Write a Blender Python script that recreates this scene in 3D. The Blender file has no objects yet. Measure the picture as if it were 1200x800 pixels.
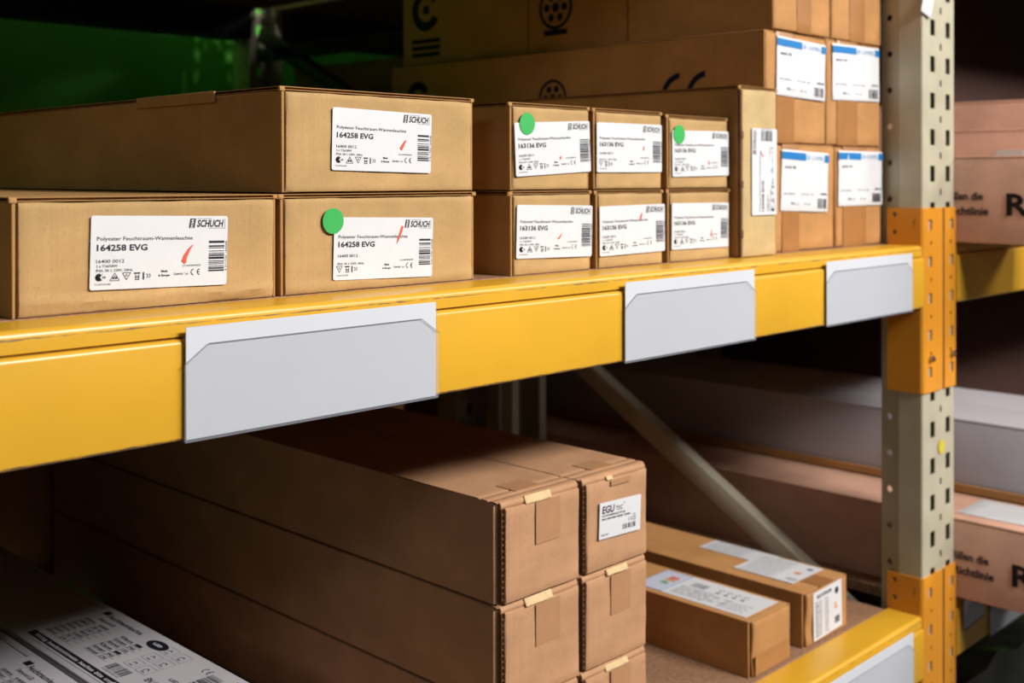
import bpy, bmesh, math, random
from mathutils import Matrix, Vector, noise
random.seed(7)
S = bpy.context.scene
COL = S.collection
# ---------------------------------------------------------------- camera, world, lights, exposure
F_PX = 1362.22; YAW = math.radians(44.4217)
cam = bpy.data.objects.new('camera', bpy.data.cameras.new('camera')); COL.objects.link(cam)
cam.data.sensor_width = 36.0; cam.data.lens = F_PX/1200*36
cam.data.shift_y = -192/1200
cam.rotation_euler = (math.pi/2, 0, YAW-math.pi/2)
cam.data.clip_start = .02
cam.data.dof.use_dof = True; cam.data.dof.focus_distance = 1.2; cam.data.dof.aperture_fstop = 5.6
S.camera = cam
W = bpy.data.worlds.new('hall'); S.world = W; W.use_nodes = True
W.node_tree.nodes['Background'].inputs[0].default_value = (.82, .86, 1, 1)
W.node_tree.nodes['Background'].inputs[1].default_value = .03
def strip_light(name, loc, target, sx, sy, power, col):
    l = bpy.data.lights.new(name, 'AREA'); l.shape = 'RECTANGLE'; l.size = sx; l.size_y = sy; l.energy = power; l.color = col
    o = bpy.data.objects.new(name, l); COL.objects.link(o); o.location = loc
    d = Vector(target)-Vector(loc); o.rotation_euler = d.to_track_quat('-Z', 'Y').to_euler(); return o
strip_light('aisle_strip_light', (1.95, -2.45, 2.18), (1.3, .95, -.2), 1.8, .7, 328, (1, .97, .93))
strip_light('added_right_fill', (5.3, -2.4, 2.1), (2.6, .95, -.3), 1.6, .6, 120, (1, .97, .93))  # added unseen lamp, brightens the right-hand beam
strip_light('added_left_fill', (-4.6, -1.9, 2.2), (.9, 1, -.2), 1.6, .42, 34, (1, .97, .93))  # added unseen lamp, brightens carton sides that face left
S.view_settings.view_transform = 'Standard'; S.view_settings.look = 'None'
S.view_settings.exposure = 0; S.view_settings.gamma = 1; S.view_settings.use_curve_mapping = False

# ---------------------------------------------------------------- materials
REFL = .66      # surface reflectance relative to the photographed tone under the aisle lamp
def srgb(r, g, b):
    f = lambda c: (c/255/12.92 if c <= 10 else ((c/255+.055)/1.055)**2.4)
    return (f(r)*REFL, f(g)*REFL, f(b)*REFL, 1)
class NT:
    def __init__(s, name):
        s.m = bpy.data.materials.new(name); s.m.use_nodes = True; s.t = s.m.node_tree
        s.b = s.t.nodes['Principled BSDF']; s.co = None
    def n(s, typ, **kw):
        x = s.t.nodes.new(typ)
        for k, v in kw.items():
            if hasattr(x, k): setattr(x, k, v)
        return x
    def link(s, a, b): s.t.links.new(a, b)
    def coord(s, scale=(1, 1, 1)):
        if not s.co: s.co = s.n('ShaderNodeTexCoord')
        mp = s.n('ShaderNodeMapping'); mp.inputs['Scale'].default_value = scale
        s.link(s.co.outputs['Object'], mp.inputs[0]); return mp.outputs[0]
    def noise(s, scale, detail=3, vec=(1, 1, 1), rough=.5):
        x = s.n('ShaderNodeTexNoise'); x.inputs['Scale'].default_value = scale; x.inputs['Detail'].default_value = detail
        x.inputs['Roughness'].default_value = rough; s.link(s.coord(vec), x.inputs['Vector']); return x.outputs['Fac']
    def ramp(s, fac, p0, p1, c0=(0, 0, 0, 1), c1=(1, 1, 1, 1)):
        r = s.n('ShaderNodeValToRGB'); e = r.color_ramp.elements
        e[0].position, e[0].color, e[1].position, e[1].color = p0, c0, p1, c1
        s.link(fac, r.inputs[0]); return r.outputs[0]
    def mix(s, fac, a, b, mode='MIX'):
        x = s.n('ShaderNodeMix', data_type='RGBA', blend_type=mode)
        for sock, v in ((x.inputs[0], fac), (x.inputs[6], a), (x.inputs[7], b)):
            if hasattr(v, 'is_output'): s.link(v, sock)
            else: sock.default_value = v
        return x.outputs[2]
    def bump(s, h, st, d=.001):
        x = s.n('ShaderNodeBump'); x.inputs['Strength'].default_value = st; x.inputs['Distance'].default_value = d
        s.link(h, x.inputs['Height']); s.link(x.outputs[0], s.b.inputs['Normal'])
    def base(s, c):
        if hasattr(c, 'is_output'): s.link(c, s.b.inputs['Base Color'])
        else: s.b.inputs['Base Color'].default_value = c
    def set(s, rough=.5, metal=0, spec=.5):
        s.b.inputs['Roughness'].default_value = rough; s.b.inputs['Metallic'].default_value = metal
        s.b.inputs['Specular IOR Level'].default_value = spec
def mul(c, k): return (c[0]*k, c[1]*k, c[2]*k, 1)
def cardboard(name, c, spec=.25, flute=1.0):
    n = NT(name)
    big = n.ramp(n.noise(11, 6, (1, 1, 1.6), .62), .3, .72, mul(c, .80), mul(c, 1.10))
    streak = n.noise(1, 2, (330, 330, 4), .4)               # vertical flutes showing through the liner
    fib = n.noise(420, 2, (1, 1, .5))
    k = n.mix(n.ramp(streak, .3, .7), big, mul(c, .84), 'MIX'); k2 = n.mix(.22*flute, big, k)
    k3 = n.mix(n.ramp(fib, .6, .72), k2, mul(c, .6)); k4 = n.mix(.5, k2, k3)
    n.base(k4); n.set(.82, 0, spec); n.bump(streak, .25*flute, .0012); return n.m
def plain(name, c, rough=.6, metal=0, spec=.4, var=.1, scale=40):
    n = NT(name); n.base(n.ramp(n.noise(scale, 3), .3, .7, mul(c, 1-var), mul(c, 1+var*.5))); n.set(rough, metal, spec); return n.m
def paint(name, c, edges=()):
    n = NT(name)
    b = n.ramp(n.noise(6, 3), .3, .7, mul(c, .93), mul(c, 1.05))
    scr = n.ramp(n.noise(1, 4, (22, 22, 260), .6), .66, .7)
    spk = n.ramp(n.noise(1, 4, (55, 200, 200), .65), .7, .73)
    k = n.mix(scr, b, mul(c, .72)); k = n.mix(.45, b, k); k = n.mix(spk, k, (.09, .07, .05, 1)); k = n.mix(.6, n.mix(.45, b, k), k)
    for zc, hw, thr in edges:      # chipped paint along the folded edges
        sx = n.n('ShaderNodeSeparateXYZ'); n.link(n.coord(), sx.inputs[0])
        d = n.n('ShaderNodeMath', operation='SUBTRACT'); n.link(sx.outputs[2], d.inputs[0]); d.inputs[1].default_value = zc
        ab = n.n('ShaderNodeMath', operation='ABSOLUTE'); n.link(d.outputs[0], ab.inputs[0])
        dv = n.n('ShaderNodeMath', operation='DIVIDE'); n.link(ab.outputs[0], dv.inputs[0]); dv.inputs[1].default_value = hw
        ns = n.noise(1, 4, (45, 90, 900), .7)
        sb = n.n('ShaderNodeMath', operation='SUBTRACT'); n.link(ns, sb.inputs[0]); mu = n.n('ShaderNodeMath', operation='MULTIPLY'); n.link(dv.outputs[0], mu.inputs[0]); mu.inputs[1].default_value = .22; n.link(mu.outputs[0], sb.inputs[1])
        k = n.mix(n.ramp(sb.outputs[0], thr, thr+.05), k, (.16, .11, .06, 1))
    n.base(k); n.set(.34, 0, .5); n.bump(n.noise(160, 2), .06, .001); return n.m
M = {}
M['card_a'] = cardboard('kraft_light', srgb(208, 168, 112))
M['card_side'] = cardboard('kraft_light_side', srgb(200, 150, 92))
M['card_b'] = cardboard('kraft_orange', srgb(204, 148, 90))
M['card_c'] = cardboard('kraft_rosy', srgb(208, 158, 118))
M['card_d'] = cardboard('kraft_pale_rosy', srgb(232, 180, 154), flute=.6)
M['card_tall'] = cardboard('kraft_pale', srgb(216, 186, 132), flute=.5)
M['card_shade'] = cardboard('shade_toned_carton', srgb(74, 48, 40))  # kraft with the shade of the deep bay put into its colour
M['sheet'] = plain('dull_label_sheet', srgb(204, 200, 206), .5, 0, .35, .04, 20)
M['card_edge'] = plain('kraft_cut_edge', srgb(112, 76, 46), .9, var=.35, scale=300)
M['card_torn'] = plain('kraft_torn_tab', srgb(232, 200, 150), .8, var=.12, scale=90)
M['tape'] = plain('brown_packing_tape', srgb(182, 126, 74), .32, 0, .5, .08, 25)
M['tape_dull'] = plain('paper_tape', srgb(194, 144, 104), .5, 0, .4, .06, 60)
M['paper'] = plain('label_paper', srgb(236, 236, 239), .5, 0, .35, .03, 30)
M['ink'] = plain('label_ink', srgb(28, 28, 42), .55, 0, .3, .15, 60)
M['ink_grey'] = plain('faint_ink', srgb(120, 124, 140), .55, 0, .3, .1, 60)
M['ink_card'] = plain('ink_on_board', srgb(44, 34, 34), .8, 0, .15, .2, 80)
M['ink_navy'] = plain('navy_ink_on_board', srgb(22, 30, 58), .8, 0, .15, .2, 80)
M['red'] = plain('red_crayon', srgb(240, 96, 66), .6, 0, .3, .12, 200)
M['green_dot'] = plain('green_sticker', srgb(62, 188, 92), .45, 0, .4, .03, 60)
M['blue'] = plain('blue_print', srgb(18, 128, 200), .5, 0, .35, .03, 60)
M['blue_pale'] = plain('pale_blue_print', srgb(150, 190, 232), .5, 0, .35, .03, 60)
M['lav'] = plain('pale_lavender_paper', srgb(214, 218, 236), .5, 0, .35, .03, 60)
M['orange_print'] = plain('orange_print', srgb(240, 150, 60), .5); M['green_print'] = plain('green_print', srgb(90, 180, 80), .5)
M['yellow'] = paint('yellow_beam_paint', srgb(238, 180, 48), ((-.0085, .0012, .42), (-.1105, .0016, .40)))
M['orange'] = paint('orange_connector_paint', srgb(240, 158, 44))
M['post'] = plain('galvanised_cream_steel', srgb(204, 196, 170), .42, .1, .5, .1, 18)
M['brace'] = plain('brace_steel', srgb(222, 212, 188), .42, .1, .5, .12, 14)
M['dark_steel'] = plain('dark_grey_steel', srgb(84, 82, 84), .4, .3, .5, .1, 20)
M['bolt'] = plain('zinc_bolt', srgb(210, 210, 210), .25, 1, .5, .1, 100)
M['dark'] = plain('unlit_beam_tone', srgb(30, 30, 30), .7)  # rear beams: lack of light put into the paint colour
M['sleeve_card'] = plain('white_insert_card', srgb(226, 229, 236), .45, 0, .4, .03, 6)
M['white_card'] = plain('white_carton', srgb(190, 186, 194), .5, 0, .35, .04, 12)
M['grey_card'] = plain('pale_grey_carton', srgb(196, 190, 196), .6, 0, .3, .05, 10)
M['sticker'] = plain('yellow_sticker', srgb(226, 206, 60), .5)
M['film'] = plain('black_film', srgb(24, 26, 24), .22, 0, .6, .4, 30)
def wood():
    n = NT('chipboard'); c = srgb(176, 132, 100)
    n.base(n.mix(n.ramp(n.noise(150, 4, (1, 1, 1), .7), .38, .66), mul(c, .66), mul(c, 1.12))); n.set(.75, 0, .25); return n.m
M['board'] = wood()
def green():
    n = NT('green_wall_paint'); c = (.16, .70, .07, 1)
    n.base(n.ramp(n.noise(1.3, 3), .3, .7, mul(c, .85), mul(c, 1.1))); n.set(.6, 0, .3); return n.m
M['green'] = green()
M['floor'] = plain('concrete', srgb(70, 68, 66), .7, 0, .3, .2, 5)
def clear():
    n = NT('clear_pvc_pocket'); t = n.n('ShaderNodeBsdfTransparent'); mx = n.n('ShaderNodeMixShader'); mx.inputs[0].default_value = .14
    n.base(srgb(205, 208, 216)); n.set(.25, 0, .5)
    n.link(t.outputs[0], mx.inputs[1]); n.link(n.b.outputs[0], mx.inputs[2])
    n.link(mx.outputs[0], n.t.nodes['Material Output'].inputs[0]); return n.m
M['clear'] = clear()
M['line'] = plain('pocket_edge', srgb(120, 122, 130), .4)

# ---------------------------------------------------------------- mesh helpers
class MB:
    def __init__(s): s.v = []; s.f = []
    def add(s, vf, X=None):
        vs, fs = vf; k = len(s.v)
        s.v += [tuple(X @ Vector(p)) for p in vs] if X is not None else [tuple(p) for p in vs]
        s.f += [tuple(i+k for i in f) for f in fs]; return s
    def box(s, x0, x1, y0, y1, z0, z1, X=None):
        vs = [(x, y, z) for x in (x0, x1) for y in (y0, y1) for z in (z0, z1)]
        return s.add((vs, [(0, 1, 3, 2), (4, 6, 7, 5), (0, 4, 5, 1), (2, 3, 7, 6), (0, 2, 6, 4), (1, 5, 7, 3)]), X)
    def bbox(s, x0, x1, y0, y1, z0, z1, r=.002, seg=2, X=None): return s.add(bevel_box(x0, x1, y0, y1, z0, z1, r, seg), X)
    def build(s, name, mat, parent=None, loc=None, smooth=True):
        me = bpy.data.meshes.new(name); me.from_pydata(s.v, [], s.f); me.validate(); me.materials.append(M[mat])
        if smooth: me.polygons.foreach_set('use_smooth', [True]*len(me.polygons)); me.set_sharp_from_angle(angle=math.radians(38))
        me.update()
        o = bpy.data.objects.new(name, me); COL.objects.link(o)
        if parent: o.parent = parent
        if loc: o.location = loc
        return o
def bm_out(bm):
    bm.verts.index_update()
    r = [tuple(v.co) for v in bm.verts], [tuple(v.index for v in f.verts) for f in bm.faces]; bm.free(); return r
def bevel_box(x0, x1, y0, y1, z0, z1, r, seg=2):
    bm = bmesh.new(); bmesh.ops.create_cube(bm, size=1)
    for v in bm.verts: v.co = ((x0+x1)/2+v.co.x*(x1-x0), (y0+y1)/2+v.co.y*(y1-y0), (z0+z1)/2+v.co.z*(z1-z0))
    bmesh.ops.bevel(bm, geom=list(bm.edges), offset=r, segments=seg, affect='EDGES', profile=.5)
    return bm_out(bm)
def plate(outer, holes, t):
    """flat sheet with cut-outs in the XY plane, thickness t along Z, centred"""
    cu = bpy.data.curves.new('sheet', 'CURVE'); cu.dimensions = '2D'; cu.fill_mode = 'BOTH'; cu.extrude = t/2
    for ring in [outer]+list(holes):
        sp = cu.splines.new('POLY'); sp.points.add(len(ring)-1); sp.use_cyclic_u = True
        for p, q in zip(sp.points, ring): p.co = (q[0], q[1], 0, 1)
    ob = bpy.data.objects.new('sheet', cu); me = bpy.data.meshes.new_from_object(ob)
    r = [tuple(v.co) for v in me.vertices], [tuple(p.vertices) for p in me.polygons]
    bpy.data.objects.remove(ob); bpy.data.curves.remove(cu); bpy.data.meshes.remove(me); return r
def grid_plate(x0, x1, y0, y1, holes, t):
    """sheet with rectangular cut-outs (holes as rects), thickness t along Z, centred"""
    bx = [(h[0][0], h[1][0], h[0][1], h[2][1]) for h in holes]
    xs = sorted({x0, x1, *[v for b in bx for v in b[:2]]}); ys = sorted({y0, y1, *[v for b in bx for v in b[2:]]})
    nx, ny = len(xs)-1, len(ys)-1; hit = set()
    for b in bx:
        for i in range(nx):
            if b[0] <= xs[i] and xs[i+1] <= b[1]:
                for j in range(ny):
                    if b[2] <= ys[j] and ys[j+1] <= b[3]: hit.add((i, j))
    k = (nx+1)*(ny+1); idx = lambda i, j, s: s*k+j*(nx+1)+i
    vs = [(x, y, z) for z in (-t/2, t/2) for y in ys for x in xs]; fs = []
    solid = lambda i, j: 0 <= i < nx and 0 <= j < ny and (i, j) not in hit
    for i in range(nx):
        for j in range(ny):
            if not solid(i, j): continue
            fs += [(idx(i, j, 1), idx(i+1, j, 1), idx(i+1, j+1, 1), idx(i, j+1, 1)), (idx(i, j, 0), idx(i, j+1, 0), idx(i+1, j+1, 0), idx(i+1, j, 0))]
            for di, dj, a, b in ((-1, 0, (i, j+1), (i, j)), (1, 0, (i+1, j), (i+1, j+1)), (0, -1, (i, j), (i+1, j)), (0, 1, (i+1, j+1), (i, j+1))):
                if not solid(i+di, j+dj): fs.append((idx(*a, 0), idx(*b, 0), idx(*b, 1), idx(*a, 1)))
    return vs, fs
def rect(x0, x1, y0, y1): return [(x0, y0), (x1, y0), (x1, y1), (x0, y1)]
def rrect(x0, x1, y0, y1, r, n=4):
    o = []
    for cx, cy, a in ((x1-r, y0+r, -90), (x1-r, y1-r, 0), (x0+r, y1-r, 90), (x0+r, y0+r, 180)):
        for k in range(n+1):
            t = math.radians(a+90*k/n); o.append((cx+r*math.cos(t), cy+r*math.sin(t)))
    return o
def circ(cx, cy, r, n=12, ry=None): return [(cx+r*math.cos(2*math.pi*k/n), cy+(ry or r)*math.sin(2*math.pi*k/n)) for k in range(n)]
def slab(ring, z0, z1):
    n = len(ring); vs = [(x, y, z0) for x, y in ring]+[(x, y, z1) for x, y in ring]
    return vs, [tuple(range(n-1, -1, -1)), tuple(range(n, 2*n))]+[(i, (i+1) % n, n+(i+1) % n, n+i) for i in range(n)]
def flat(ring, z=0): return [(x, y, z) for x, y in ring], [tuple(range(len(ring)))]
def prism_x(prof, x0, x1):
    n = len(prof); vs = [(x0, y, z) for y, z in prof]+[(x1, y, z) for y, z in prof]
    return vs, [tuple(range(n)), tuple(range(2*n-1, n-1, -1))]+[(i, n+i, n+(i+1) % n, (i+1) % n) for i in range(n)]
def frame(o, u, v):
    u = Vector(u).normalized(); v = Vector(v).normalized(); w = u.cross(v)
    return Matrix(((u.x, v.x, w.x, o[0]), (u.y, v.y, w.y, o[1]), (u.z, v.z, w.z, o[2]), (0, 0, 0, 1)))
def front(x, y, z, ang=0):
    c, s = math.cos(math.radians(ang)), math.sin(math.radians(ang)); return frame((x, y, z), (c, 0, s), (-s, 0, c))
def left(x, y, z): return frame((x, y, z), (0, -1, 0), (0, 0, 1))
_tc = {}
def glyphs(s, bold=False, shear=0):
    k = (s, bold, shear)
    if k not in _tc:
        cu = bpy.data.curves.new('t', 'FONT'); cu.body = s; cu.size = 1; cu.resolution_u = 2; cu.shear = shear
        cu.offset = .03 if bold else .009
        ob = bpy.data.objects.new('t', cu); me = bpy.data.meshes.new_from_object(ob)
        vs = [tuple(v.co) for v in me.vertices]; fs = [tuple(p.vertices) for p in me.polygons]
        bpy.data.objects.remove(ob); bpy.data.curves.remove(cu); bpy.data.meshes.remove(me); _tc[k] = (vs, fs)
    return _tc[k]
_h = glyphs('H')[0]; CAP = max(v[1] for v in _h)-min(v[1] for v in _h)
def txt(mb, s, x0, x1, base, cap, bold=False, shear=0, X=None, z=0):
    vs, fs = glyphs(s, bold, shear)
    if not vs: return
    a = min(v[0] for v in vs); b = max(v[0] for v in vs); kx = (x1-x0)/(b-a); ky = cap/CAP
    mb.add(([(x0+(v[0]-a)*kx, base+v[1]*ky, z) for v in vs], fs), X)
def bars(mb, x0, x1, y0, y1, n, horiz, seed, X=None, z=0):
    r = random.Random(seed); ws = [r.choice((1, 1, 2, 3)) for _ in range(2*n-1)]; tot = sum(ws); p = 0
    for i, w in enumerate(ws):
        if i % 2 == 0:
            a, b = p/tot, (p+w)/tot
            ring = rect(x0, x1, y0+a*(y1-y0), y0+b*(y1-y0)) if horiz else rect(x0+a*(x1-x0), x0+b*(x1-x0), y0, y1)
            mb.add(flat(ring, z), X)
        p += w
def arc(mb, cx, cy, r0, r1, a0, a1, n=10, X=None, z=0):
    vs = []; fs = []
    for k in range(n+1):
        t = math.radians(a0+(a1-a0)*k/n); c, s = math.cos(t), math.sin(t); vs += [(cx+r0*c, cy+r0*s, z), (cx+r1*c, cy+r1*s, z)]
    mb.add((vs, [(2*k, 2*k+1, 2*k+3, 2*k+2) for k in range(n)]), X)
def stroke(mb, pts, ws, X=None, z=0):
    vs = []
    for i, (p, w) in enumerate(zip(pts, ws)):
        a = pts[max(i-1, 0)]; b = pts[min(i+1, len(pts)-1)]; dx, dy = b[0]-a[0], b[1]-a[1]; l = math.hypot(dx, dy) or 1
        vs += [(p[0]-dy/l*w/2, p[1]+dx/l*w/2, z), (p[0]+dy/l*w/2, p[1]-dx/l*w/2, z)]
    mb.add((vs, [(2*k, 2*k+1, 2*k+3, 2*k+2) for k in range(len(pts)-1)]), X)
def ce(mb, x0, x1, y0, y1, X=None, z=0):
    r = (y1-y0)/2; cy = (y0+y1)/2; w = r*.28
    arc(mb, x0+r, cy, r-w, r, 90, 270, 10, X, z); arc(mb, x1-r*.1, cy, r-w, r, 90, 270, 10, X, z)
    mb.add(flat(rect(x1-r*1.0, x1-r*.2, cy-w/2, cy+w/2), z), X)
def soft_panel(w, h, t, r=.003, amp=.0008, seed=0, nx=22, nz=12, crease=None, dents=()):
    """upright board x 0..w, z 0..h, front at y=0, rounded rim, slightly bulged and crumpled"""
    def axis(L, n): return [0, .25*r, r]+[r+(L-2*r)*k/n for k in range(1, n)]+[L-r, L-.25*r, L]
    xs, zs = axis(w, nx), axis(h, nz); vs = []; sd = Vector((seed*3.1, seed*1.7, seed*.9))
    fo = lambda d: 0 if d >= r else r-math.sqrt(max(r*r-(r-d)**2, 0))
    for j, z in enumerate(zs):
        for i, x in enumerate(xs):
            y = min(fo(min(x, w-x))+fo(min(z, h-z)), r)
            y -= amp*(noise.noise(Vector((x*14, 0, z*14))+sd)+.5*noise.noise(Vector((x*45, 0, z*45))+sd))
            if crease:
                zc, a, wd = crease; zc2 = zc+.004*noise.noise(Vector((x*16, 5, 0))+sd)
                y -= a*math.exp(-((z-zc2)/wd)**2)*(1 if .01 < x < w-.01 else .3)*(.6+.6*noise.noise(Vector((x*9, 2, 0))+sd))
            for dx, dz, rr, a in dents: y += a*math.exp(-((x-dx)**2+(z-dz)**2)/rr**2)
            wob = .0009*noise.noise(Vector((x*30, 9, z*30))+sd)
            vs.append((x+(wob if i in (0, len(xs)-1) else 0), y, z+(wob if j in (0, len(zs)-1) else 0)))
    nxv = len(xs); fs = [(j*nxv+i, j*nxv+i+1, (j+1)*nxv+i+1, (j+1)*nxv+i) for j in range(len(zs)-1) for i in range(nxv-1)]
    rim = [i for i in range(nxv)]+[j*nxv+nxv-1 for j in range(1, len(zs))]+[(len(zs)-1)*nxv+i for i in range(nxv-2, -1, -1)]+[j*nxv for j in range(len(zs)-2, 0, -1)]
    k = len(vs); vs += [(vs[i][0], t, vs[i][2]) for i in rim]; n = len(rim)
    fs += [(rim[(i+1) % n], rim[i], k+i, k+(i+1) % n) for i in range(n)]+[tuple(range(k+n-1, k-1, -1))]
    return vs, fs
def flutes(length, pitch, hgt, depth, X):
    """zigzag medium of corrugated board: runs along x, height along y, extruded by depth along z"""
    n = int(length/pitch)*2; vs = []
    for k in range(n+1):
        y = hgt*(k % 2); vs += [(k*pitch/2, y, 0), (k*pitch/2, y, depth)]
    m = MB(); m.add((vs, [(2*k, 2*k+1, 2*k+3, 2*k+2) for k in range(n)]), X); return m.v, m.f
def tag(o, label, cat, group=None, kind=None):
    o['label'] = label; o['category'] = cat
    if group: o['group'] = group
    if kind: o['kind'] = kind
    return o
def struct(o, label, cat): o['kind'] = 'structure'; return tag(o, label, cat)
def empty(name, loc, rz=0):
    e = bpy.data.objects.new(name, None); COL.objects.link(e); e.location = loc; e.rotation_euler.z = math.radians(rz); e.empty_display_size = .05; return e
def copy_tree(o, parent=None, loc=None):
    c = o.copy(); COL.objects.link(c); c.parent = parent
    if loc: c.location = loc
    for ch in [x for x in bpy.data.objects if x.parent == o and x is not c]: copy_tree(ch, c)
    return c

# ---------------------------------------------------------------- setting
P = .665                        # level pitch
ZB = -.1215                     # top of middle shelf board
struct(MB().box(-6, 9, -6, 3.5, -1.62, -1.56).build('floor', 'floor'), 'grey concrete floor under the racking', 'floor')
struct(MB().box(-5, 9, 3.42, 3.5, -1.56, 3).build('wall_back', 'green'), 'bright green painted wall behind the racking', 'wall')

# ---------------------------------------------------------------- pallet rack
YF = .93; PX0, PX1 = 2.006, 2.139; SP = P/10
def post_mesh(z0, z1, x0, x1, phase):
    m = MB(); w = x1-x0; hl = []; hs = []
    z = z0+.03-((z0+.03-phase) % SP)+SP
    zz = z
    while zz < z1-.05:
        hl += [rect(w*.235, w*.375, zz-.0145, zz+.0145), rect(w*.715, w*.855, zz-.0145, zz+.0145), rect(w*.53, w*.585, zz+SP/2-.006, zz+SP/2+.006)]; hs.append(circ(.0, zz+.02, .006)); zz += SP
    m.add(grid_plate(.003, w-.003, z0, z1, hl, .002), frame((x0, 1e-3, 0), (1, 0, 0), (0, 0, 1)))
    for sgn, xx in ((1, x0), (-1, x1)):
        # folded corner, plain flank, canted flange with round holes, return lip
        prof = [(.003, 0), (.0009, .0009), (0, .003), (0, .0455), (.003, .047), (.008, .082), (.03, .082)]
        for (a, b) in zip(prof[:-1], prof[1:]):
            if abs(a[1]-.047) < 1e-6:
                L = math.hypot(b[0]-a[0], b[1]-a[1]); d = ((b[0]-a[0])*sgn/L, (b[1]-a[1])/L, 0)
                hol = [[(px+L*.52, py) for px, py in h] for h in hs]
                m.add(plate(rect(0, L, z0, z1), hol, .002), frame((xx+sgn*a[0], a[1], 0), d, (0, 0, 1)))
            else:
                q = [(xx+sgn*a[0], a[1], z0), (xx+sgn*b[0], b[1], z0), (xx+sgn*b[0], b[1], z1), (xx+sgn*a[0], a[1], z1)]
                m.add((q, [(0, 1, 2, 3)]))
    return m
def brace(parent, y0, z0, y1, z1, x0, x1, w=.044, name='brace', mat='brace'):
    m = MB(); d = Vector((0, y1-y0, z1-z0)); L = d.length
    X = frame((x0, y0, z0), d, (1, 0, 0))       # local x along, y = world X, z = normal
    m.bbox(0, L, 0, x1-x0, 0, w, .004, 2, X); return m.build(name, mat, parent)
PHASE = -.259                   # slot phase (world z)
fr = empty('upright_frame', (0, YF+.004, -1.56))
z0 = 1.56
tag(fr, 'slotted cream steel upright with diagonal brace, between the two shelf bays', 'rack upright')
post_mesh(0, 3.0, PX0, PX1, PHASE+z0).build('post', 'post', fr, None, False)
rp = post_mesh(0, 3.0, PX0, PX1, PHASE+z0).build('post', 'post', fr, None, False); rp.rotation_euler.z = math.pi; rp.location = (PX0+PX1, 1.12, 0)
yo = -(YF+.004)
BX0, BX1 = 2.052, 2.086
brace(fr, 1.0+yo, -.87+z0-.012, 1.99+yo, -.285+z0-.012, BX0, BX1)
brace(fr, 1.99+yo, -.2+z0, 1.0+yo, .385+z0, BX0, BX1); brace(fr, 1.0+yo, .43+z0, 1.99+yo, 1.0+z0, BX0, BX1)
brace(fr, 1.99+yo, -.96+z0, 1.0+yo, -1.5+z0, BX0, BX1)
st = MB(); st.add(slab(circ(0, 0, .013, 20), 0, .0006), front(2.081, -.0012, z0-.495)).build('sticker', 'sticker', fr)['label'] = 'round yellow inspection sticker'
m = MB(); m.add(soft_panel(.036, .05, .004, .003, .004, 3, 6, 6)); o = m.build('tape_scrap', 'paper', fr, (1.993, -.008, z0+.298)); o.rotation_euler.y = .35; o['label'] = 'torn white scrap of tape'
fr2 = empty('upright_frame', (0, 2.16, -1.56))
tag(fr2, 'dim grey rack upright with brace standing in front of the green wall', 'rack upright')
q = post_mesh(0, 3.0, PX0, PX1, PHASE+z0); q.build('post', 'post', fr2, None, False)
rp = q.build('post', 'post', fr2, None, False); rp.rotation_euler.z = math.pi; rp.location = (PX0+PX1, 1.04, 0)
brace(fr2, 3.14-2.16, .43+z0, 2.2-2.16, -.02+z0, BX0, BX1, mat='dark_steel'); brace(fr2, 2.2-2.16, .404+z0, 3.14-2.16, .404+z0, BX0, BX1, .04, 'strut', 'dark_steel'); brace(fr2, 2.2-2.16, -.1+z0, 3.14-2.16, -.62+z0, BX0, BX1, mat='dark_steel')

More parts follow.
